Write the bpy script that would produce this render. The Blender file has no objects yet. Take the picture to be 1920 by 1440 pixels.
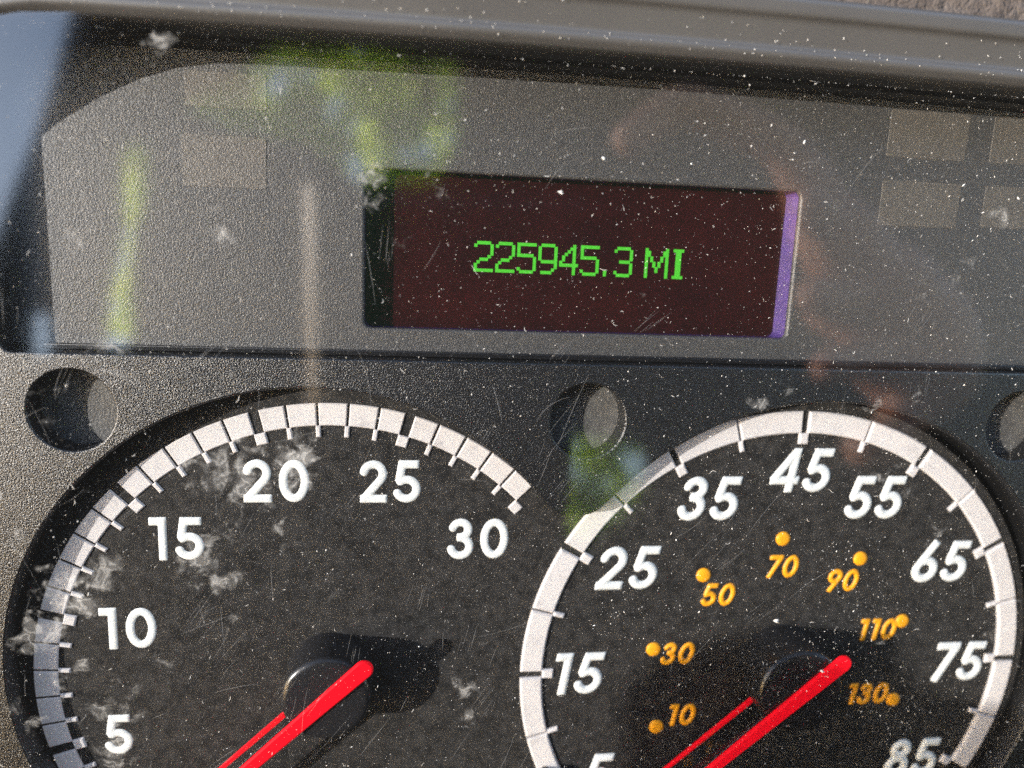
import bpy, bmesh, math, random
import numpy as np
from mathutils import Matrix, Vector
random.seed(7); rng = np.random.default_rng(11)
mm = 0.001
# ------------------------------------------------------------------ frame of the dashboard
# everything is laid out in panel coordinates (x right, y up the panel, z towards the driver);
# TILT leans the panel back like a real dashboard.
TA = math.radians(25)
TILT = Matrix(((1,0,0,0),(0,math.sin(TA),-math.cos(TA),0),(0,math.cos(TA),math.sin(TA),0),(0,0,0,1)))
TILT = Matrix.Translation((0,0,1.05)) @ TILT
scn = bpy.context.scene
COL = scn.collection
# ------------------------------------------------------------------ camera
cam = bpy.data.cameras.new('camera'); camo = bpy.data.objects.new('camera', cam); COL.objects.link(camo)
R = ((0.99112592,-0.01759981,-0.13175606),(0.04147104,0.98266354,0.18070009),(0.12629159,-0.18456061,0.97467318))
M = Matrix(R).to_4x4(); M.translation = (-0.01193928,0.01303655,0.12623832)
camo.matrix_world = TILT @ M
cam.sensor_width = 36; cam.lens = 1398.36/1920*36; cam.clip_start = 0.005; cam.clip_end = 400
cam.dof.use_dof = True; cam.dof.focus_distance = 0.127; cam.dof.aperture_fstop = 9
scn.camera = camo
# ------------------------------------------------------------------ light
to_sun = (TILT.to_3x3() @ Vector((-1.50, 0.155, 1.0))).normalized()
sun = bpy.data.lights.new('sun', 'SUN'); suno = bpy.data.objects.new('sun', sun); COL.objects.link(suno)
suno.matrix_world = Matrix.Translation((-3,-2,3)) @ to_sun.to_track_quat('Z','Y').to_matrix().to_4x4()
sun.energy = 2.0; sun.angle = math.radians(0.53); sun.color = (1.0, 0.968, 0.925)
world = bpy.data.worlds.new('World'); scn.world = world; world.use_nodes = True
wn = world.node_tree; bg = wn.nodes['Background']
sky = wn.nodes.new('ShaderNodeTexSky'); sky.sky_type = 'NISHITA'; sky.sun_disc = False; sky.dust_density = 1.0; sky.ozone_density = 1.6
sky.sun_elevation = math.asin(to_sun.z); sky.sun_rotation = math.atan2(to_sun.x, to_sun.y)
wn.links.new(sky.outputs[0], bg.inputs[0]); bg.inputs[1].default_value = 0.15
vs = scn.view_settings; vs.view_transform = 'Standard'; vs.look = 'None'; vs.exposure = 1.70; vs.gamma = 1
scn.cycles.use_denoising = False
scn.cycles.max_bounces = 5; scn.cycles.transparent_max_bounces = 24
scn.cycles.sample_clamp_indirect = 4
# ------------------------------------------------------------------ material helpers
def nd(nt, t, **kw):
    n = nt.nodes.new(t)
    for k, v in kw.items(): setattr(n, k, v)
    return n
def mat(name, base=(.5,.5,.5), rough=.5, spec=.5, metal=0, grain=None, mottle=None, emit=None, coat=0, ior=1.5):
    """grain=(cells per metre, bump strength, depth m); mottle=(scale, second colour, low, high)"""
    m = bpy.data.materials.new(name); m.use_nodes = True
    nt = m.node_tree; b = nt.nodes['Principled BSDF']
    b.inputs['Base Color'].default_value = (*base, 1); b.inputs['Roughness'].default_value = rough
    b.inputs['Specular IOR Level'].default_value = spec; b.inputs['Metallic'].default_value = metal
    b.inputs['Coat Weight'].default_value = coat; b.inputs['IOR'].default_value = ior
    tc = nd(nt, 'ShaderNodeTexCoord')
    if grain:
        n1 = nd(nt, 'ShaderNodeTexNoise'); n1.inputs['Scale'].default_value = grain[0]; n1.inputs['Detail'].default_value = 2.5
        n1.inputs['Roughness'].default_value = .6
        bp = nd(nt, 'ShaderNodeBump'); bp.inputs['Strength'].default_value = grain[1]; bp.inputs['Distance'].default_value = grain[2]
        nt.links.new(tc.outputs['Object'], n1.inputs['Vector']); nt.links.new(n1.outputs[0], bp.inputs['Height'])
        nt.links.new(bp.outputs[0], b.inputs['Normal'])
    if mottle:
        n2 = nd(nt, 'ShaderNodeTexNoise'); n2.inputs['Scale'].default_value = mottle[0]; n2.inputs['Detail'].default_value = 6
        n2.inputs['Roughness'].default_value = .72; cr = nd(nt, 'ShaderNodeValToRGB'); cr.color_ramp.elements[0].position = mottle[2]; cr.color_ramp.elements[1].position = mottle[3]
        cr.color_ramp.elements[0].color = (*base, 1); cr.color_ramp.elements[1].color = (*mottle[1], 1)
        nt.links.new(tc.outputs['Object'], n2.inputs['Vector']); nt.links.new(n2.outputs[0], cr.inputs[0])
        nt.links.new(cr.outputs[0], b.inputs['Base Color'])
    if emit:
        b.inputs['Emission Color'].default_value = (*emit[:3], 1); b.inputs['Emission Strength'].default_value = emit[3]
    return m
M_plate = mat('black grained plastic', (.009,.009,.0095), .30, 1.0, grain=(3700,1.0,.00015), ior=1.55)
M_panel = mat('smoked grained panel', (.058,.0555,.0525), .42, .8, grain=(3700,1.0,.00013), mottle=(900,(.084,.079,.073),.36,.66), ior=1.55)
M_tell = mat('telltale window plastic', (.104,.093,.079), .42, .8, grain=(3700,1.0,.00013), mottle=(500,(.128,.114,.096),.35,.7), ior=1.55)
M_dial = mat('matt dial print', (.021,.0203,.0195), .5, .10, grain=(3600,.8,.0002), mottle=(520,(.064,.0605,.057),.36,.72))  # blotches partly paint in the shadows that lens dust casts
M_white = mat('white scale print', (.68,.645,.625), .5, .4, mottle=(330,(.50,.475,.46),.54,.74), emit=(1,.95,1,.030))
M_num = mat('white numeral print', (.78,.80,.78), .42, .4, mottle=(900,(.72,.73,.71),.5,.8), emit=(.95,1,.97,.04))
M_amber = mat('amber numeral print', (.92,.40,.012), .45, .35, mottle=(900,(.80,.30,.01),.45,.8), emit=(1,.42,.01,.05))
M_red = mat('red pointer paint', (.86,.002,.012), .5, .08, mottle=(1200,(.80,.004,.014),.45,.8), emit=(1,.004,.02,.11))
M_hub = mat('black hub plastic', (.020,.020,.022), .24, .5, grain=(3500,.15,.0001))
M_wall = mat('black glossy bezel wall', (.010,.010,.011), .38, .5, grain=(1500,.2,.0001))
M_lcd = mat('maroon display glass', (.020,.0022,.0050), .22, .4, mottle=(60,(.032,.0040,.0060),.35,.65), emit=(.0,.0020,.0009,1))
M_violet = mat('violet display edge', (.075,.040,.19), .35, .5, mottle=(260,(.055,.034,.11),.4,.7))
M_seg = mat('green lit display dot', (.02,.25,.02), .4, .2, emit=(.13,.62,.04,.22))
M_trim = mat('grey moulded trim', (.078,.075,.073), .40, 1.0, grain=(900,.10,.0001), mottle=(60,(.092,.088,.085),.3,.7))
M_dash = mat('brown dashboard skin', (.075,.060,.053), .7, .3, grain=(420,.9,.0012), mottle=(170,(.15,.125,.11),.35,.72))
M_dust = mat('pale dust', (.78,.75,.70), .8, .3, mottle=(90,(.48,.45,.41),.42,.62))
M_lightwell = mat('grey light well floor', (.13,.125,.115), .5, .4, grain=(2600,.8,.0002), mottle=(500,(.085,.08,.074),.4,.65))
M_well = mat('black well', (.012,.012,.013), .6, .3)
# clear plastic
def clear_mat(name, refl, dirty):
    m = bpy.data.materials.new(name); m.use_nodes = True; nt = m.node_tree
    nt.nodes.clear(); out = nd(nt, 'ShaderNodeOutputMaterial')
    tr = nd(nt, 'ShaderNodeBsdfTransparent'); gl = nd(nt, 'ShaderNodeBsdfGlossy'); gl.inputs['Roughness'].default_value = .06
    # Schlick reflectance, the same from both sides of the sheet
    ge = nd(nt, 'ShaderNodeNewGeometry'); dt = nd(nt, 'ShaderNodeVectorMath', operation='DOT_PRODUCT')
    nt.links.new(ge.outputs['Normal'], dt.inputs[0]); nt.links.new(ge.outputs['Incoming'], dt.inputs[1])
    ab = nd(nt, 'ShaderNodeMath', operation='ABSOLUTE'); nt.links.new(dt.outputs['Value'], ab.inputs[0])
    om = nd(nt, 'ShaderNodeMath', operation='SUBTRACT'); om.inputs[0].default_value = 1; nt.links.new(ab.outputs[0], om.inputs[1])
    pw = nd(nt, 'ShaderNodeMath', operation='POWER'); pw.inputs[1].default_value = 5; nt.links.new(om.outputs[0], pw.inputs[0])
    fr = nd(nt, 'ShaderNodeMath', operation='MULTIPLY_ADD'); f0 = ((refl-1)/(refl+1))**2
    fr.inputs[1].default_value = 1-f0; fr.inputs[2].default_value = f0; nt.links.new(pw.outputs[0], fr.inputs[0])
    mx = nd(nt, 'ShaderNodeMixShader')
    nt.links.new(fr.outputs[0], mx.inputs[0]); nt.links.new(tr.outputs[0], mx.inputs[1]); nt.links.new(gl.outputs[0], mx.inputs[2])
    last = mx
    if dirty:                                              # thin greasy film
        df = nd(nt, 'ShaderNodeBsdfDiffuse'); df.inputs[0].default_value = (.74,.72,.68,1)
        m2 = nd(nt, 'ShaderNodeMixShader'); m2.inputs[0].default_value = .004
        nt.links.new(last.outputs[0], m2.inputs[1]); nt.links.new(df.outputs[0], m2.inputs[2])
        last = m2
    nt.links.new(last.outputs[0], out.inputs[0])
    return m
M_lens = clear_mat('dusty clear lens', 2.5, True)
def smear_mat():
    m = bpy.data.materials.new('dried foam smear'); m.use_nodes = True; nt = m.node_tree; nt.nodes.clear()
    out = nd(nt, 'ShaderNodeOutputMaterial'); tc = nd(nt, 'ShaderNodeTexCoord'); at = nd(nt, 'ShaderNodeAttribute', attribute_name='smudge')
    def noise(sc, det, ro=.6):
        n = nd(nt, 'ShaderNodeTexNoise'); n.inputs['Scale'].default_value = sc; n.inputs['Detail'].default_value = det
        n.inputs['Roughness'].default_value = ro; n.inputs['Distortion'].default_value = .6; nt.links.new(tc.outputs['Object'], n.inputs['Vector']); return n.outputs[0]
    def ramp(x, a, b_, c, d):
        r = nd(nt, 'ShaderNodeMapRange'); r.clamp = True; r.interpolation_type = 'SMOOTHSTEP'
        for i, v in zip((1,2,3,4), (a,b_,c,d)): r.inputs[i].default_value = v
        nt.links.new(x, r.inputs[0]); return r.outputs[0]
    def math_(op, a, b_):
        q = nd(nt, 'ShaderNodeMath', operation=op)
        for i, v in enumerate((a, b_)):
            if isinstance(v, (int, float)): q.inputs[i].default_value = v
            else: nt.links.new(v, q.inputs[i])
        return q.outputs[0]
    n1 = noise(480, 3, .5)
    rid = math_('ABSOLUTE', math_('SUBTRACT', n1, .5), 0)
    crust = math_('SUBTRACT', 1.0, ramp(rid, .0, .07, 0, 1))          # rims of dried bubbles
    n2 = noise(300, 4, .6)
    thr = math_('SUBTRACT', .70, math_('MULTIPLY', at.outputs['Fac'], .36))
    body = ramp(math_('SUBTRACT', n2, thr), -.06, .14, 0, 1)
    fac = math_('MULTIPLY', body, math_('ADD', .11, math_('MULTIPLY', crust, .20)))
    fac = math_('MULTIPLY', fac, ramp(at.outputs['Fac'], .02, .35, 0, 1))
    df = nd(nt, 'ShaderNodeBsdfDiffuse'); df.inputs[0].default_value = (.76,.74,.70,1); tr = nd(nt, 'ShaderNodeBsdfTransparent')
    mx = nd(nt, 'ShaderNodeMixShader'); nt.links.new(fac, mx.inputs[0]); nt.links.new(tr.outputs[0], mx.inputs[1]); nt.links.new(df.outputs[0], mx.inputs[2])
    nt.links.new(mx.outputs[0], out.inputs[0]); return m
M_smear = smear_mat()
M_lensback = bpy.data.materials.new('clear lens back'); M_lensback.use_nodes = True
_n = M_lensback.node_tree; _n.nodes.clear(); _n.links.new(_n.nodes.new('ShaderNodeBsdfTransparent').outputs[0], _n.nodes.new('ShaderNodeOutputMaterial').inputs[0])
M_clear = clear_mat('clear pointer body', 1.5, False)
M_scratch = clear_mat('hairline scratch', 1.5, False)
_nt = M_scratch.node_tree; _mx = nd(_nt, 'ShaderNodeMixShader'); _df = nd(_nt, 'ShaderNodeBsdfDiffuse'); _df.inputs[0].default_value = (.85,.83,.8,1)
_o = [n for n in _nt.nodes if n.type == 'OUTPUT_MATERIAL'][0]; _s = _o.inputs[0].links[0].from_socket
_mx.inputs[0].default_value = .15; _nt.links.new(_s, _mx.inputs[1]); _nt.links.new(_df.outputs[0], _mx.inputs[2]); _nt.links.new(_mx.outputs[0], _o.inputs[0])
# ------------------------------------------------------------------ object helpers
def link(name, data, parent=None, m=None, kind=None, label=None, cat=None, group=None):
    o = bpy.data.objects.new(name, data); COL.objects.link(o)
    if parent is None: o.matrix_world = TILT
    else: o.parent = parent
    if m is not None and data is not None:
        for x in (m if isinstance(m, (list, tuple)) else [m]): data.materials.append(x)
    for k, v in (('kind',kind),('label',label),('category',cat),('group',group)):
        if v: o[k] = v
    return o
def mesh(name, v, f, smooth=False):
    me = bpy.data.meshes.new(name); me.from_pydata([tuple(p) for p in v], [], [tuple(q) for q in f]); me.update()
    if smooth: me.polygons.foreach_set('use_smooth', [True]*len(me.polygons))
    return me
def filled(name, loops, thick, bevel, ztop):
    """flat plate of the given outlines (holes allowed), with walls and a rounded rim; top face at ztop"""
    cu = bpy.data.curves.new(name, 'CURVE'); cu.dimensions = '2D'; cu.fill_mode = 'BOTH'
    cu.extrude = thick/2 - bevel; cu.bevel_depth = bevel; cu.bevel_resolution = 2; cu.offset = -bevel
    for lp in loops:
        s = cu.splines.new('POLY'); s.points.add(len(lp)-1); s.use_cyclic_u = True
        for p, q in zip(s.points, lp): p.co = (q[0], q[1], 0, 1)
    o = bpy.data.objects.new(name+'_tmp', cu); COL.objects.link(o)
    dg = bpy.context.evaluated_depsgraph_get()
    me = bpy.data.meshes.new_from_object(o.evaluated_get(dg)); me.name = name
    bpy.data.objects.remove(o); bpy.data.curves.remove(cu)
    me.transform(Matrix.Translation((0,0,ztop - thick/2)))
    return me
def circle(c, r, n=96, a0=0, a1=2*math.pi):
    return [(c[0]+r*math.cos(a0+(a1-a0)*i/n), c[1]+r*math.sin(a0+(a1-a0)*i/n)) for i in range(n)]
def rrect(x0, y0, x1, y1, r, n=6):
    pts = []
    for cx, cy, a in ((x1-r,y1-r,0),(x0+r,y1-r,90),(x0+r,y0+r,180),(x1-r,y0+r,270)):
        for i in range(n+1):
            t = math.radians(a+90*i/n); pts.append((cx+r*math.cos(t), cy+r*math.sin(t)))
    return pts
# ------------------------------------------------------------------ layout (metres, measured on the panel)
LC = (-0.02625,-0.06712); RC = (0.06257,-0.06830)
ZL, ZR, ZP = -0.0050, -0.0045, -0.0045
OL, ORR = ((-0.0292,-0.06275), .0510), ((0.06537,-0.06671), .0539)
LENS_Z = 0.0095
cluster = link('instrument_cluster', None, None, None, None, 'black truck instrument cluster with two round gauges and odometer display under dusty lens', 'gauge cluster')
# ---- faceplate
def opening():
    out = []
    (c1, r1), (c2, r2) = OL, ORR
    A = [(c1[0]+r1*math.cos(t), c1[1]+r1*math.sin(t)) for t in np.linspace(0, 2*math.pi, 720, endpoint=False)]
    B = [(c2[0]+r2*math.cos(t), c2[1]+r2*math.sin(t)) for t in np.linspace(0, 2*math.pi, 720, endpoint=False)]
    ina = lambda p, c, r: (p[0]-c[0])**2+(p[1]-c[1])**2 < r*r
    A = [p for p in A if not ina(p, c2, r2)]; B = [p for p in B if not ina(p, c1, r1)]
    # order: A starts at upper crossing counter-clockwise to the lower crossing, then B
    def start(P, c):
        ang = [math.atan2(p[1]-c[1], p[0]-c[0]) for p in P]
        g = max(range(len(P)), key=lambda i: ((ang[i]-ang[i-1]) % (2*math.pi)))
        return P[g:]+P[:g]
    pts = np.array(start(A, c1)+start(B, c2))
    tip = [i for i in range(len(pts)) if abs(pts[i][0]-pts[0][0]) < .008]
    for _ in range(26):                                    # rounded V tips
        q = pts.copy()
        for i in tip: q[i] = (pts[i-1]+pts[i]*2+pts[(i+1) % len(pts)])/4
        pts = q
    out = []
    for x, y in pts:                                       # blunt the plate's tongue between the gauges
        if abs(x-.0185) < .016 and y > -.065: y = .5*(y-.0350+math.sqrt((y+.0350)**2+.0028**2))
        out.append((x, y))
    return out
EDGE = -0.0066
outer = [(-.135,-.14),(.175,-.14),(.175,EDGE)] + [(-.0770+.002-.002*math.sin(t), EDGE+.002-.002*math.cos(t)) for t in np.linspace(0, math.pi/2, 8)] + [(-.0770,.060),(-.135,.060)]
holes = [circle((-.0668,-.01607), .0068, 72), circle((.0190,-.0169), .0068, 72), circle((.1040,-.0170), .0068, 72)]
link('faceplate', filled('faceplate', [outer, opening()]+holes, .0075, .00035, 0), cluster, M_plate)
for (hx, hy) in ((-.0668,-.01607),(.0190,-.0169),(.1040,-.0170)):   # blind light wells behind the three round holes
    v = []; f = []; n = 40
    for r, z in ((.0086,-.0046),(.0004,-.0050)):
        v += [(hx+r*math.cos(2*math.pi*i/n), hy+r*math.sin(2*math.pi*i/n), z) for i in range(n)]
    f = [(i,(i+1)%n,n+(i+1)%n,n+i) for i in range(n)]+[tuple(range(n,2*n))]
    link('light_well', mesh('light_well', v, f), cluster, M_lightwell)
# floor behind everything
link('back_plate', mesh('back_plate', [(-.135,-.14,-.0098),(.175,-.14,-.0098),(.175,.06,-.0098),(-.135,.06,-.0098)], [(0,1,2,3)]), cluster, M_well)
# ---- warning panel with display window
WX0, WY1, WW, WH = -0.02043, 0.02491, 0.07734, 0.02659
wp = link('warning_panel', filled('warning_panel', [[(-.085,-.0085),(.175,-.0085),(.175,.0445),(-.085,.0445)], rrect(WX0, WY1-WH, WX0+WW, WY1, .0013)], .0012, .00045, ZP), cluster, M_panel, label='flat smoked panel around the odometer window')
def ring_wall(loop, z0, z1):
    n = len(loop); v = [(x,y,z0) for x,y in loop]+[(x,y,z1) for x,y in loop]
    return v, [(i,(i+1)%n,n+(i+1)%n,n+i) for i in range(n)]
ww = rrect(WX0-.0001, WY1-WH-.0001, WX0+WW+.0001, WY1+.0001, .0013)
v, f = ring_wall(ww, ZP-.0011, ZP-.0042)
n_ = len(ww); v = v[:n_]+[(x-(.0016 if x > WX0+WW/2 else 0), y, z) for x, y, z in v[n_:]]      # right side leans in
link('window_edge', mesh('window_edge', v, f, True), wp, M_violet, label='violet edge of the display window')
for (x0,y0,x1,y1) in ((-.0495,.0206,-.0363,.0288),(-.0487,.0330,-.0361,.0385),(.0723,.0319,.0879,.0402),(.0723,.0198,.0880,.0279),(.0930,.0203,.1080,.0279),(.0928,.0319,.1080,.0402)):
    link('telltale_window', filled('telltale_window', [rrect(x0,y0,x1,y1,.0004,3)], .0003, .00005, ZP+.00006), wp, M_tell)
# seal between panel and faceplate
link('panel_seal', filled('panel_seal', [[(-.0765,EDGE+.0001),(.175,EDGE+.0001),(.175,EDGE+.0010),(-.0765,EDGE+.0010)]], .0012, .0002, ZP+.0010), cluster, M_wall)
# ---- display
ZS = ZP-.0034
disp = link('odometer_display', mesh('odometer_display', [(WX0-.002,WY1-WH-.002,ZS),(WX0+WW+.002,WY1-WH-.002,ZS),(WX0+WW+.002,WY1+.002,ZS),(WX0-.002,WY1+.002,ZS)], [(0,1,2,3)]), cluster, M_lcd, label='dark maroon odometer screen reading 225945.3 MI')
GLYPH = {'2':'.#####.|#.....#|......#|......#|......#|.....#.|..###..|.#.....|#......|#......|#######',
 '5':'#######|#......|#......|#......|######.|......#|......#|......#|......#|#.....#|.#####.',
 '9':'.#####.|#.....#|#.....#|#.....#|#.....#|#.....#|.######|......#|......#|.....#.|.####..',
 '4':'.....#.|....##.|...#.#.|..#..#.|.#...#.|.#...#.|#....#.|#######|.....#.|.....#.|.....#.',
 '3':'.#####.|#.....#|......#|......#|......#|..####.|......#|......#|......#|#.....#|.#####.',
 '.':'.|.|.|.|.|.|.|.|.|#|#',
 'M':'#.......#|##.....##|##.....##|#.#...#.#|#.#...#.#|#..#.#..#|#..#.#..#|#...#...#|#...#...#|#.......#|#.......#',
 'I':'####|.##.|.##.|.##.|.##.|.##.|.##.|.##.|.##.|.##.|####'}
pit = .000482; gx, gy = -.0013, .01355
for ch, colx in (('2',0),('2',8),('5',16),('9',24),('4',32),('5',40),('.',49),('3',53),('M',65),('I',76)):
    v = []; f = []
    for r, row in enumerate(GLYPH[ch].split('|')):
        for c_, k in enumerate(row):
            if k == '#':
                x = gx+(colx+c_)*pit; y = gy-r*pit; e = pit*.60; b = len(v)
                zz = ZS+.00006+.000004*((r+c_) % 2)
                v += [(x-e,y-e,zz),(x+e,y-e,zz),(x+e,y+e,zz),(x-e,y+e,zz)]; f.append((b,b+1,b+2,b+3))
    link('character', mesh('character', v, f), disp, M_seg)
# ------------------------------------------------------------------ gauges
def sector(c, r0, r1, a0, a1, z, h, bev=.00018, n=None):
    """raised annular block from angle a0 to a1 with a chamfered rim"""
    n = n or max(2, int(abs(a1-a0)/math.radians(1.2)))
    v = []; f = []
    for r_, da, zz in ((0,0,z-.0001),(0,0,z+h-bev),(bev,1,z+h)):
        for side in (0,1):
            for i in range(n+1):
                a = a0+(a1-a0)*i/n
                rr = (r0+r_) if side == 0 else (r1-r_)
                if da: a = a0+(a1-a0)*i/n + (bev/r1 if i == 0 else -bev/r1 if i == n else 0)*(1 if a1 > a0 else -1)
                v.append((c[0]+rr*math.cos(a), c[1]+rr*math.sin(a), zz))
    L = n+1; idx = lambda ring, side, i: ring*2*L+side*L+i
    for ring in (0,1):
        for i in range(n):
            f.append((idx(ring,1,i),idx(ring,1,i+1),idx(ring+1,1,i+1),idx(ring+1,1,i)))
            f.append((idx(ring,0,i+1),idx(ring,0,i),idx(ring+1,0,i),idx(ring+1,0,i+1)))
        f.append((idx(ring,0,0),idx(ring,1,0),idx(ring+1,1,0),idx(ring+1,0,0)))
        f.append((idx(ring,1,n),idx(ring,0,n),idx(ring+1,0,n),idx(ring+1,1,n)))
    for i in range(n): f.append((idx(2,0,i),idx(2,1,i),idx(2,1,i+1),idx(2,0,i+1)))
    me = mesh('sector', v, f)
    bm = bmesh.new(); bm.from_mesh(me); bmesh.ops.recalc_face_normals(bm, faces=bm.faces); bm.to_mesh(me); bm.free()
    return me
def block(c, r0, r1, ang, w, z, h, bev=.0002):
    """raised radial tick centred on an angle"""
    d = Vector((math.cos(ang), math.sin(ang))); t = Vector((-d.y, d.x)); v = []
    for q, zz in ((0,z-.0001),(0,z+h-bev),(bev,z+h)):
        for r, s in ((r0+q,-1),(r1-q,-1),(r1-q,1),(r0+q,1)):
            p = Vector(c)+d*r+t*(s*(w/2-q)); v.append((p.x,p.y,zz))
    f = []
    for k in (0,4):
        for i in range(4): f.append((k+i,k+(i+1)%4,k+4+(i+1)%4,k+4+i))
    f.append((8,9,10,11))
    return mesh('tick_mark', v, f)
# digits: signed distance to geometric strokes, raised as a soft pad
def arc(cx, cy, rx, ry, a0, a1, n=22): return [(cx+rx*math.cos(math.radians(a0+(a1-a0)*i/n)), cy+ry*math.sin(math.radians(a0+(a1-a0)*i/n))) for i in range(n+1)]
STROKE = {'0':(.68,[arc(.34,.5,.235,.395,0,360,36)],[]), '1':(.46,[],[((.30,0),(.30,1)),((.02,.905),(.30,.905))]),
 '2':(.66,[arc(.31,.68,.21,.22,168,-38)+[(.14,.14)]],[((.02,.10),(.62,.10))]),
 '3':(.64,[arc(.29,.725,.18,.175,165,-90),arc(.29,.31,.215,.215,90,-165)],[((.22,.535),(.30,.535))]),
 '4':(.70,[],[((.50,0),(.50,1)),((.03,.27),(.68,.27)),((.50,.96),(.08,.27))]),
 '5':(.64,[arc(.29,.325,.225,.225,128,-155)],[((.13,.905),(.56,.905)),((.20,.99),(.125,.50))]),
 '6':(.68,[arc(.34,.31,.22,.215,0,360,36)],[((.47,1.0),(.165,.44))]),
 '7':(.62,[],[((.02,.905),(.60,.905)),((.53,.93),(.17,0))]),
 '8':(.66,[arc(.33,.745,.165,.16,0,360,30),arc(.33,.30,.205,.205,0,360,32)],[]),
 '9':(.68,[arc(.34,.69,.22,.215,0,360,36)],[((.21,0),(.515,.56))])}
def seg_d(P, a, b):
    a = np.array(a); b = np.array(b); ab = b-a
    t = np.clip(((P-a)@ab)/max(ab@ab,1e-12), 0, 1); return np.linalg.norm(P-(a+t[:,None]*ab), axis=1)
def box_d(P, a, b, hw):
    a = np.array(a); b = np.array(b); L = np.linalg.norm(b-a); u = (b-a)/L; n = np.array([-u[1],u[0]])
    q = P-(a+b)/2; dx = np.abs(q@u)-L/2; dy = np.abs(q@n)-hw
    return np.hypot(np.maximum(dx,0), np.maximum(dy,0))+np.minimum(np.maximum(dx,dy),0)
def numeral(text, H, hw, slant, z, raise_, soft, gap=.10, res=.026):
    W = sum(STROKE[t][0] for t in text)+gap*(len(text)-1)
    m_ = .06; nx = int((W+2*m_)/res)+1; ny = int((1+2*m_)/res)+1
    X, Y = np.meshgrid(np.linspace(-m_, W+m_, nx), np.linspace(-m_, 1+m_, ny)); P = np.c_[X.ravel(), Y.ravel()]
    D = np.full(len(P), 9.); x0 = 0
    for t in text:
        Q = P-np.array([x0,0])
        for pl in STROKE[t][1]:
            for a, b in zip(pl[:-1], pl[1:]): D = np.minimum(D, seg_d(Q, a, b)-hw)
        for a, b in STROKE[t][2]: D = np.minimum(D, box_d(Q, a, b, hw))
        x0 += STROKE[t][0]+gap
    s = np.clip(-D/soft, -1.2, 1); hgt = np.where(s > 0, np.sqrt(np.maximum(0, 1-(1-s)**2)), s*1.6)*raise_
    keep = D.reshape(ny,nx) < soft*.9
    v = []; f = []; vid = {}
    px = (P[:,0]-W/2+(P[:,1]-.5)*slant)*H; py = (P[:,1]-.5)*H
    for j in range(ny-1):
        for i in range(nx-1):
            q = (j*nx+i, j*nx+i+1, (j+1)*nx+i+1, (j+1)*nx+i)
            if keep[j,i] or keep[j,i+1] or keep[j+1,i] or keep[j+1,i+1]:
                w = []
                for k in q:
                    if k not in vid: vid[k] = len(v); v.append((px[k], py[k], z+hgt[k]))
                    w.append(vid[k])
                f.append(w)
    return mesh('numeral', v, f, True)
def disc(c, r, z, n=128, edge=.0012):
    v = [(c[0]+r*math.cos(2*math.pi*i/n), c[1]+r*math.sin(2*math.pi*i/n), zz) for zz in (z, z-edge) for i in range(n)]
    return mesh('dial_face', v, [tuple(range(n))]+[(i,n+i,n+(i+1)%n,(i+1)%n) for i in range(n)])
def lathe(c, prof, n=64):
    v = []; f = []
    for r, z in prof: v += [(c[0]+r*math.cos(2*math.pi*i/n), c[1]+r*math.sin(2*math.pi*i/n), z) for i in range(n)]
    for k in range(len(prof)-1): f += [(k*n+i,k*n+(i+1)%n,(k+1)*n+(i+1)%n,(k+1)*n+i) for i in range(n)]
    f.append(tuple((len(prof)-1)*n+i for i in range(n)))
    return mesh('hub', v, f, True)
def bar(c, ang, s0, s1, w0, w1, z0, z1, round_tail=True, n=10, bev=.0003, side=0):
    """straight bar along an angle, from distance s0 (tail, negative) to s1 (tip); widths taper"""
    d = Vector((math.cos(ang), math.sin(ang))); t = Vector((-d.y,d.x))
    def outline(q):
        pts = []
        if round_tail:
            for i in range(n+1):
                a = math.pi/2+math.pi*i/n; r = w0/2-q
                pts.append((s0+w0/2+r*math.cos(a), r*math.sin(a)))
        else: pts += [(s0+q, w0/2-q), (s0+q, -w0/2+q)]
        pts += [(s1-q, -w1/2+q), (s1-q, w1/2-q)]
        return [Vector(c)+d*a+t*(b+side) for a, b in pts]
    v = []; k = None
    for q, zz in ((0,z0),(0,z1-bev),(bev,z1)):
        o = outline(q); k = len(o); v += [(p.x,p.y,zz) for p in o]
    f = [tuple(reversed(range(k)))]+[(r*k+i,r*k+(i+1)%k,(r+1)*k+(i+1)%k,(r+1)*k+i) for r in (0,1) for i in range(k)]+[tuple(2*k+i for i in range(k))]
    return v, f
def pointer(parent, c, ang, ztop, zbot, tail):
    me = bpy.data.meshes.new('pointer'); V = []; F = []; mi = []
    def put(v, f, m_):
        b = len(V); V.extend(v)
        for q in f: F.append(tuple(b+i for i in q)); mi.append(m_)
    put(*bar(c, ang, -tail, .0445, .0033, .0012, ztop-.0007, ztop), 0)
    put(*bar(c, ang, .0080, .0440, .0033, .0010, zbot+.0004, ztop-.00072, False, bev=.0001), 1)
    put(*bar(c, ang, .0080, .0440, .0011, .0006, zbot, zbot+.00038, False, bev=.0001, side=-.0010), 0)
    me.from_pydata(V, [], F); me.update(); me.polygons.foreach_set('material_index', mi)
    return link('pointer', me, parent, [M_red, M_clear], label='red pointer with clear body')
def hub(parent, c, r, z, top):
    prof = [(r*1.02, z-.0002),(r, z+.0006),(r*.985, top-.0013)]
    for i in range(1,9):
        a = math.pi/2*i/8; prof.append((r*.985-.0016*(1-math.cos(a)), top-.0013+.0011*math.sin(a)))
    prof += [(r*.35, top+.00005),(.0002, top+.0001)]
    return link('hub', lathe(c, prof), parent, M_hub, label='domed black pointer hub')
def rad(x): return math.radians(x)
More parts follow.
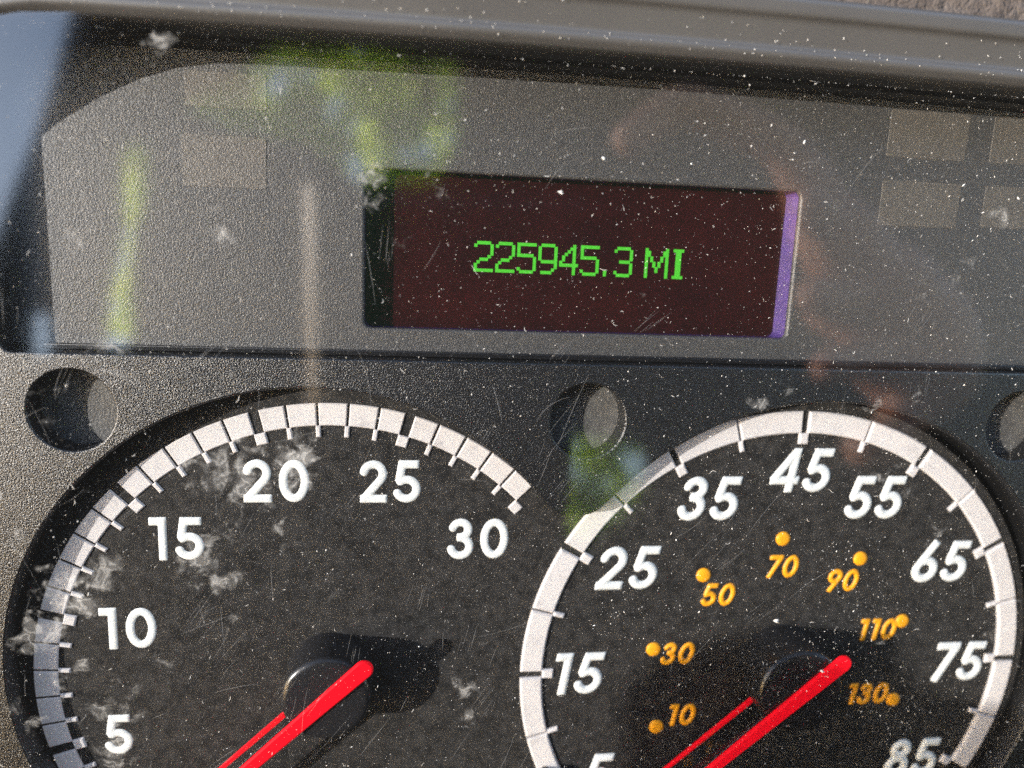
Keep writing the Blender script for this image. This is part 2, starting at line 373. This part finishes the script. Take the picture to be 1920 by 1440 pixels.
# tachometer: majors every 5 (30.3 deg), minors every 6.06 deg; value 5 stands at 195.56 deg
tach = link('tachometer', disc(LC, .0560, ZL), cluster, M_dial, label='left gauge scaled 5 to 30 with red pointer')
RI, RO = .04786, .0519
A = lambda k: rad(195.56-6.0605*k)
for k in range(-5, 25):
    gw = lambda q: (.00175 if q % 5 == 0 else .00045)/2/((RI+RO)/2)
    link('scale_segment', sector(LC, RI, RO, A(k)-gw(k), A(k+1)+gw(k+1), ZL, .0004), tach, M_white)
for k in range(-5, 26):
    maj = k % 5 == 0
    link('tick_mark', block(LC, RI-.0021, RI-.00005, A(k), .0020 if maj else .00085, ZL, .0004), tach, M_white)
for t, x, y in (('5',-64.42,-78.3),('10',-61.9,-57.18),('15',-52.86,-40.24),('20',-35.68,-29.58),('25',-15.57,-29.68),('30',0.71,-40.79)):
    o = link('numeral', numeral(t, .00806, .088, 0, ZL, .00022, .07), tach, M_num, label='white number '+t); o.location = (x*mm, y*mm, 0)
hub(tach, LC, .0080, ZL, ZL+.0092)
pointer(tach, LC, rad(-137.3), ZL+.0100, ZL+.0034, .0107)
# speedometer: majors every 10 mph (30.04 deg), minors between; 10 mph minor stands at 195.2 deg
spd = link('speedometer', disc(RC, .0550, ZR), cluster, M_dial, label='right gauge scaled 5 to 85 with amber inner numbers')
RI, RO = .04862, .0529
B = lambda k: rad(195.2-15.0207*k)
for k in range(-1, 15):
    gw = lambda q: (.00125 if q % 2 == 1 else .00038)/2/((RI+RO)/2)
    link('scale_segment', sector(RC, RI, RO, B(k)-gw(k), B(k+1)+gw(k+1), ZR, .0007, .00032), spd, M_white)
for k in range(-1, 16):
    maj = k % 2 == 1
    link('tick_mark', block(RC, RI-.0022, RI-.00005, B(k), .0019 if maj else .00095, ZR, .0006, .0003), spd, M_white)
for t, x, y in (('5',27.11,-91.25),('15',21.36,-68.85),('25',30.05,-46.87),('35',45.2,-32.91),('45',63.26,-27.22),('55',79.45,-32.78),('65',95.71,-46.51),('75',103.23,-69.03),('85',95.94,-91.35)):
    o = link('numeral', numeral(t, .00887, .090, .15, ZR, .00048, .088, gap=.09), spd, M_num, label='white slanted number '+t); o.location = (x*mm, y*mm, 0)
for t, x, y in (('10',43.27,-78.79),('30',41.44,-65.17),('50',48.71,-52.77),('70',61.46,-47.03),('90',74.58,-50.2),('110',83.66,-61.17),('130',83.52,-75.67)):
    o = link('numeral', numeral(t, .00474, .098, .18, ZR, .00032, .095, gap=.08, res=.04), spd, M_amber, label='small amber number '+t); o.location = (x*mm, y*mm, 0)
dv = [(r, z) for r, z in ((.00150,-.0001),(.00142,.0002),(.0011,.0004),(.0004,.00047))]
for x, y in ((38.09,-81.19),(36.19,-64.08),(45.13,-48.55),(60.79,-41.19),(77.76,-45.57),(88.87,-59.4),(89.43,-77.27)):
    link('scale_dot', lathe((x*mm,y*mm), [(r, ZR+z) for r, z in dv], 20), spd, M_amber)
hub(spd, RC, .0086, ZR, ZR+.0104)
pointer(spd, RC, rad(-138.7), ZR+.0112, ZR+.0042, .0112)
# ------------------------------------------------------------------ surround: bezel wall, grey trim, dash skin
def yoff(x):
    return -.0008*((x-.012)/.085)**2 - (12.0*(x+.060)**2 if x < -.060 else 0)   # top-left corner of the surround bends down
def extrude_profile(prof, x0=-.135, x1=.175, n=48):
    v = []; f = []; k = len(prof)
    for i in range(n+1):
        x = x0+(x1-x0)*i/n
        for y, z in prof: v.append((x, y+yoff(x), z))
    for i in range(n):
        for j in range(k-1): f.append((i*k+j, (i+1)*k+j, (i+1)*k+j+1, i*k+j+1))
    return v, f
link('bezel_wall', mesh('bezel_wall', *extrude_profile([(.0418,-.0060),(.0421,.0005),(.0426,.0008),(.0430,.0090),(.0436,.0094)])), cluster, M_wall)
def rounded(pts, r, n=5):
    out = [pts[0]]
    for a, b, c in zip(pts[:-2], pts[1:-1], pts[2:]):
        a, b, c = Vector(a), Vector(b), Vector(c)
        p = b+(a-b).normalized()*min(r, (a-b).length*.45); q = b+(c-b).normalized()*min(r, (c-b).length*.45)
        for i in range(n+1):
            t = i/n; out.append(tuple(p*(1-t)**2+b*2*t*(1-t)+q*t*t))
    return out+[pts[-1]]
tp = rounded([(.0430,.0040),(.0425,.0089),(.0436,.0105),(.0444,.0106),(.0452,.0101),(.0487,.0113),(.0492,.0123),(.0513,.0126),(.0522,.0110),(.0526,.0040)], .0006)
link('dashboard_trim', mesh('dashboard_trim', *extrude_profile(tp), True), None, M_trim, label='grey moulded plastic trim strip along the top edge of the gauges', cat='trim', kind='thing')
v, f = [], []
nx, ny = 150, 40
for j in range(ny+1):
    for i in range(nx+1):
        x = -.135+.31*i/nx; y = .0520+.04*j/ny
        v.append((x, y+yoff(x), .0078+.0012*math.sin(j*.09)+.00035*rng.standard_normal()*(1 if 0 < j else 0)))
f = [(j*(nx+1)+i, j*(nx+1)+i+1, (j+1)*(nx+1)+i+1, (j+1)*(nx+1)+i) for j in range(ny) for i in range(nx)]
link('dashboard_pad', mesh('dashboard_pad', v, f, True), None, M_dash, label='rough brown dashboard pad in the upper right corner', cat='dashboard', kind='thing')
# ------------------------------------------------------------------ lens with dust
SM = [(-65.9, -43.4, 3.7, 1), (-69.8, -49.6, 3.3, 1), (-60.3, -40.0, 3.3, 0.9), (-62.9, -45.3, 2.9, 0.9), (-39.9, -24.4, 5.0, 0.8), (-37.5, -20.9, 3.3, 0.6), (-30.7, -22.2, 3.7, 1), (-29.4, -19.2, 2.9, 0.8), (-30.7, -25.2, 2.1, 0.8), (-45.1, -38.0, 3.7, 0.9), (-42.8, -41.6, 2.5, 0.8), (-40.2, -33.1, 3.7, 0.5), (-33.6, -31.9, 2.9, 0.5), (-59.9, -62.9, 4.2, 0.7), (-59.5, -70.6, 3.7, 0.8), (-65.9, -56.1, 3.7, 0.5), (-71.1, -63.4, 3.3, 0.5), (-2.3, -62.4, 2.3, 0.8), (-1.3, -67.0, 1.8, 0.8), (-19.0, 22.1, 2.1, 0.7), (-17.9, 19.0, 1.7, 0.7), (-8.8, 21.4, 1.8, 0.6), (-13.5, 14.2, 1.7, 0.5), (-41.2, 14.5, 3.7, 0.35), (-40.1, 13.0, 2.5, 0.6), (-47.5, 39.2, 1.7, 0.9), (-71.8, -34.6, 1.7, 0.8), (46.1, -10.8, 1.7, 0.7), (67.3, -11.0, 1.8, 0.6), (74.7, -10.4, 1.5, 0.6), (99.0, -52.3, 3.3, 0.7), (92.0, -37.4, 2.5, 0.5), (82.1, -35.3, 2.5, 0.5), (73.3, -24.8, 2.9, 0.6), (68.2, -24.3, 2.1, 0.5), (56.5, -17.7, 2.1, 0.4), (50.7, -9.4, 1.7, 0.4), (80.7, 11.2, 3.3, 0.35), (85.0, 20.2, 3.7, 0.4), (73.4, 7.4, 2.9, 0.3), (-39.8, -49.5, 2.5, 0.35), (-54.3, -47.7, 2.5, 0.3), (-59.7, 9.2, 3.3, 0.4), (-67.5, -11.3, 4.2, 0.35), (-57.0, -7.9, 2.5, 0.4), (-55.1, -15.2, 2.5, 0.3), (74.8, -56.4, 1.7, 0.5), (56.0, -64.8, 2.1, 0.35), (38.5, -29.1, 2.9, 0.3), (16.3, 12.2, 1.7, 0.4), (24.5, 6.6, 1.7, 0.4), (9.0, -47.0, 2.1, 0.3), (-39.5, -8.0, 2.1, 0.35), (-57.2, -4.3, 1.7, 0.7), (-55.0, -4.7, 1.2, 0.7), (-63.1, -22.7, 2.9, 0.3), (-32.9, -35.0, 3.3, 0.35), (-22.9, -44.3, 4.2, 0.25), (-51.5, -55.7, 3.7, 0.3)]
X0, X1, Y0, Y1 = -.100, .172, -.135, .0428
nx = 40; v = []; f = []
for i in range(nx+1):
    x = X0+(X1-X0)*i/nx; yt = Y1+yoff(x)
    v += [(x,Y0,LENS_Z),(x,yt,LENS_Z),(x,Y0,LENS_Z-.0015),(x,yt-.0002,LENS_Z-.0015)]
for i in range(nx):
    q = 4*i; f += [(q,q+4,q+5,q+1),(q+2,q+3,q+7,q+6)]
me = mesh('lens_cover', v, f)
lens = link('lens_cover', me, cluster, [M_lens, M_lensback], label='clear lens with dust, smears and scratches')
me.polygons.foreach_set('material_index', [k % 2 for k in range(len(me.polygons))])
# dried smears: thin irregular films lying on the lens
for k, (sx, sy, sr, ss) in enumerate(SM):
    n, rings = 18, 4; z = LENS_Z+.00002+.0000015*k; v = [(sx*mm, sy*mm, z)]; att = [ss]; f = []
    el, an = random.uniform(.75,1.35), random.uniform(0,3.14)
    for r in range(1, rings+1):
        for i in range(n):
            a = 2*math.pi*i/n; rr = sr*mm*1.7*r/rings; px, py = rr*math.cos(a)*el, rr*math.sin(a)/el
            v.append((sx*mm+px*math.cos(an)-py*math.sin(an), sy*mm+px*math.sin(an)+py*math.cos(an), z)); att.append(ss*(1-r/rings)**.8)
    f += [(0,1+i,1+(i+1)%n) for i in range(n)]
    for r in range(rings-1): f += [(1+r*n+i,1+(r+1)*n+i,1+(r+1)*n+(i+1)%n,1+r*n+(i+1)%n) for i in range(n)]
    me = mesh('smear', v, f); a_ = me.attributes.new('smudge', 'FLOAT', 'POINT'); a_.data.foreach_set('value', att)
    link('smear', me, lens, M_smear)
# scratches in the lens
V, F = [], []
def ribbon(pts, w, z):
    b = len(V); n = len(pts)
    for i, p in enumerate(pts):
        a = pts[max(0,i-1)]; c = pts[min(n-1,i+1)]; d = Vector((c[0]-a[0], c[1]-a[1])); d.normalize()
        ww = w*(.25+.75*math.sin(math.pi*(i+.5)/n))
        V.append((p[0]-d.y*ww/2, p[1]+d.x*ww/2, z)); V.append((p[0]+d.y*ww/2, p[1]-d.x*ww/2, z))
    for i in range(n-1): F.append((b+2*i, b+2*i+1, b+2*i+3, b+2*i+2))
def scratch(x, y, ang, L, curve, w):
    pts = []; a = ang
    for i in range(9):
        pts.append((x,y)); x += L/8*math.cos(a); y += L/8*math.sin(a); a += curve/8
    ribbon(pts, w, LENS_Z+.00004)
for k in range(110):
    x = random.uniform(-.078,.108); y = random.uniform(-.085,.035)
    if k < 60: x = random.uniform(-.078,.01); y = random.uniform(-.085,-.01)
    ang = random.choice([1.1,1.15,.85,1.57,1.6,.3])+random.gauss(0,.12)
    scratch(x, y, ang, abs(random.gauss(.004,.004))+.0015, random.gauss(0,.3), random.uniform(.00003,.00007))
for k in range(26):                                        # bundles of parallel scuffs
    x = random.uniform(-.072,.095); y = random.uniform(-.075,.012); ang = random.choice([.75,1.1,1.5])+random.gauss(0,.1)
    for q in range(5): scratch(x+random.gauss(0,.0012), y+random.gauss(0,.0008), ang+random.gauss(0,.05), random.uniform(.002,.006), 0, .00004)
o = link('scratches', mesh('scratches', V, F), cluster, M_scratch, kind='stuff')
# loose dust on the lens
V, F = [], []
def speck(x, y, s, el, ang, z=LENS_Z):
    b = len(V); ca, sa = math.cos(ang), math.sin(ang)
    n = 5
    for i in range(n):
        t = 2*math.pi*i/n+random.uniform(-.4,.4); r = s*random.uniform(.6,1.2)
        px, py = r*math.cos(t)*el, r*math.sin(t); V.append((x+px*ca-py*sa, y+px*sa+py*ca, z+.00002))
    V.append((x,y,z+.00002+s*.7))
    for i in range(n): F.append((b+i, b+(i+1)%n, b+n))
drift = [(random.uniform(-.078,.105), random.uniform(-.085,.038), random.uniform(.004,.018)) for q in range(45)]
for k in range(15000):
    if k % 3: x = random.uniform(-.080,.112); y = random.uniform(-.088,.0405)
    else:
        dx_, dy_, dr_ = random.choice(drift); x = random.gauss(dx_, dr_); y = min(.0405, random.gauss(dy_, dr_))
    s = min(.00018, .000017*math.exp(abs(random.gauss(0,.62))+.10))
    if x > .02 and random.random() < .25: s *= 1.35
    speck(x, y, s, 1 if random.random() < .55 else random.uniform(1.3,2.6), random.gauss(.9,.6))
for x, y, s in ((53.5,-51.0,.00042),(10.2,21.6,.0003),(16.6,27.0,.00022),(63.6,-61.3,.0003)):
    speck(x*mm, y*mm, s, 1.9, -.5)
link('dust_specks', mesh('dust_specks', V, F), None, M_dust, kind='stuff', label='pale dust specks scattered over the gauge lens', cat='dust')
V, F = [], []
for k in range(330):
    x = random.uniform(-.080,.110); y = random.uniform(-.088,.0405); a = random.uniform(0,6.28); L = min(.0035, .0006*math.exp(random.gauss(0,.55))); n = 7
    cv = random.gauss(0,1.6); pts = []
    for i in range(n):
        pts.append((x,y)); x += L/n*math.cos(a); y += L/n*math.sin(a); a += cv/n+random.gauss(0,.35)
    ribbon(pts, random.uniform(.00004,.00009), LENS_Z+.00012)
link('lint_fibres', mesh('lint_fibres', V, F), None, M_dust, kind='stuff', label='short pale lint fibres lying on the gauge lens', cat='lint')
V, F = [], []
for k in range(210):                                       # grit that settled on the trim ledge
    x = random.uniform(-.075,.1); yy = random.choice([random.uniform(.0434,.0450), random.uniform(.0450,.0485)])
    speck(x, yy+yoff(x), random.uniform(.00003,.00011), random.uniform(1,2), random.uniform(0,3), .0106+max(0,(yy-.0447))*.32)
link('grit', mesh('grit', V, F), None, M_dust, kind='stuff', label='bright grit lying on the grey trim strip', cat='grit')

# ------------------------------------------------------------------ what the lens mirrors: an added wall and strip, phone, hand and the greenery outside
M_reflwall = mat('dark reflection wall', (.006,.006,.006), .8, .1, mottle=(9,(.010,.0095,.009),.35,.7))
M_tan = mat('tan reflection strip', (.62,.47,.34), .5, .4)
M_skin = mat('skin', (.29,.135,.09), .5, .4)
M_phone = mat('black phone', (.012,.012,.013), .4, .4)
WALL = [(-.375,.42),(-.38,.396),(-.404,.279),(-.422,.224),(-.434,.181),(-.462,.112),(-.494,.041),(-.516,-.011),(-.55,-.09),(-.66,-.14),(-.75,-.20),(-.80,-1.0),(1.2,-1.0),(1.15,.42)]
GAPS = [[(-.300,.165),(-.230,.205),(-.185,.240),(-.068,.246),(.040,.235),(.045,.150),(.005,.085),(-.080,.080),(-.150,.130),(-.225,.135)],
 [(-.368,.105),(-.35,.122),(-.333,.107),(-.339,.055),(-.353,.015),(-.362,-.045),(-.361,-.113),(-.376,-.134),(-.399,-.134),(-.391,-.073),(-.37,.015)],
 [(.150,-.285),(.180,-.250),(.219,-.240),(.260,-.243),(.315,-.255),(.325,-.315),(.292,-.370),(.235,-.405),(.178,-.380),(.142,-.330)],
 [(-.482,-.092),(-.458,-.092),(-.46,-.146),(-.487,-.147)]]  # gaps outlined to place the green reflections in the lens
link('reflection_wall', filled('reflection_wall', [WALL]+GAPS, .03, .004, .9), None, M_reflwall, kind='structure')  # unseen wall added to keep lens reflections dark outside its gaps
ml = bpy.data.materials.new('sunlit leaves'); ml.use_nodes = True; nt = ml.node_tree; nt.nodes.clear()
o_ = nd(nt,'ShaderNodeOutputMaterial'); d_ = nd(nt,'ShaderNodeBsdfDiffuse'); t_ = nd(nt,'ShaderNodeBsdfTranslucent'); x_ = nd(nt,'ShaderNodeMixShader'); x_.inputs[0].default_value = .92
d_.inputs[0].default_value = (.08,.15,.03,1); t_.inputs[0].default_value = (.62,.74,.12,1)
nt.links.new(d_.outputs[0],x_.inputs[1]); nt.links.new(t_.outputs[0],x_.inputs[2]); nt.links.new(x_.outputs[0],o_.inputs[0])
V, F = [], []
for k in range(3400):                                      # leafy hedge outside the cab
    zc = random.gauss(2.9,.06); c_ = Vector((random.uniform(.05-.40*zc,1.8), random.uniform(-1.9,1.3), zc))
    nrm = (Vector((-1.5,.155,1)).normalized()+Vector((random.gauss(0,.35),random.gauss(0,.35),random.gauss(0,.35)))).normalized()   # leaves turn towards the sun
    u = nrm.cross(Vector((random.gauss(0,1),random.gauss(0,1),random.gauss(0,1)))).normalized(); w = nrm.cross(u)
    L = random.uniform(.08,.15); b = len(V)
    V += [tuple(c_-u*L), tuple(c_+w*L*.45), tuple(c_+u*L), tuple(c_-w*L*.45)]; F.append((b,b+1,b+2,b+3))
link('hedge', mesh('hedge', V, F), None, ml, kind='stuff')
v = []
for y, dx in ((.050,-.001),(.02,0),(-.03,0),(-.08,.001),(-.110,.002)):   # tan strip added for a pale reflection, angled to catch the sun
    for a_, b_ in ((-.006,-.001),(.006,-.001),(.006,.001),(-.006,.001)):
        v.append((-.0865+dx+a_*.62+b_*.78, y, .45-a_*.78+b_*.62))
f = [(k*4+i,k*4+(i+1)%4,(k+1)*4+(i+1)%4,(k+1)*4+i) for k in range(4) for i in range(4)]+[(3,2,1,0),(16,17,18,19)]
link('reflection_strip', mesh('reflection_strip', v, f), None, M_tan, kind='thing', label='thin tan strip added to mirror as a pale upright line in the lens', cat='reflection strip')
# phone and hand that take the picture (only their dim mirror image shows)
def box(x0,x1,y0,y1,z0,z1): return [(x,y,z) for z in (z0,z1) for x,y in ((x0,y0),(x1,y0),(x1,y1),(x0,y1))]
bm = bmesh.new()
for p in box(-.018,.058,-.132,.014,.0015,.0095): bm.verts.new(p)
bm.verts.ensure_lookup_table()
for q in ((3,2,1,0),(4,5,6,7),(0,1,5,4),(1,2,6,5),(2,3,7,6),(3,0,4,7)): bm.faces.new([bm.verts[i] for i in q])
bmesh.ops.bevel(bm, geom=bm.edges[:], offset=.003, segments=3, affect='EDGES')
me = bpy.data.meshes.new('phone'); bm.to_mesh(me); bm.free()
ph = link('phone', me, None, M_phone, kind='thing', label='dark phone held in front of the gauges, seen only as a reflection', cat='phone')
ph.matrix_world = camo.matrix_world.copy()
def skin_mesh(name, chains):
    me = bpy.data.meshes.new(name); V, E, Rr = [], [], []
    for ch in chains:
        prev = ch[0] if isinstance(ch[0], int) else None
        for q in (ch[1:] if prev is not None else ch):
            V.append(q[:3]); Rr.append(q[3])
            if prev is not None: E.append((prev, len(V)-1))
            prev = len(V)-1
    me.from_pydata(V, E, []); o = bpy.data.objects.new(name, me); COL.objects.link(o)
    s = o.modifiers.new('s', 'SKIN'); o.modifiers.new('d', 'SUBSURF').levels = 2
    for i, r in enumerate(Rr): me.skin_vertices[0].data[i].radius = (r, r)
    me.skin_vertices[0].data[0].use_root = True
    out = bpy.data.meshes.new_from_object(o.evaluated_get(bpy.context.evaluated_depsgraph_get()))
    bpy.data.objects.remove(o); return out
hand = skin_mesh('hand', [
 [(0.260,-.045,.235,.026),(0.225,-.020,.222,.030),(0.195,.000,.212,.028),(0.173,.018,.205,.017)],
 [3,(.140,.060,.200,.0095),(.112,.068,.198,.0090),(.092,.073,.195,.0085),(.0655,.052,.190,.0078)],
 [3,(0.153,.026,.190,.0095),(0.143,.036,.178,.0085),(0.136,.030,.170,.0078)],
 [2,(0.163,-.004,.192,.0095),(0.149,.000,.178,.0085),(0.143,-.004,.170,.0078)],
 [1,(0.179,-.030,.195,.0090),(0.161,-.030,.182,.0080),(0.153,-.032,.173,.0072)],
 [1,(0.217,-.055,.205,.0115),(0.195,-.068,.190,.0100),(0.175,-.066,.180,.0088)]])
link('hand', hand, None, M_skin, kind='thing', label='hand holding the phone, seen only as a reddish reflection', cat='hand').data.polygons.foreach_set('use_smooth', [True]*len(hand.polygons))
# dark plate added out of view at left, outlined so its shadow falls on the lower right gauge
mp = [(-0.3429, -0.0587),(-0.345, -0.0355),(-0.3382, -0.027),(-0.3263, -0.0227),(-0.3128, -0.0213),(-0.3002, -0.0234),(-0.2966, -0.0326),(-0.2869, -0.0367),(-0.2708, -0.0396),(-0.2515, -0.0433),(-.20,-.16),(-.355,-.16)]
link('shadow_plate', filled('shadow_plate', [mp], .012, .003, .256), None, M_phone, kind='thing', label='dark unseen plate added left of the gauges to shade the right gauge', cat='shadow plate')
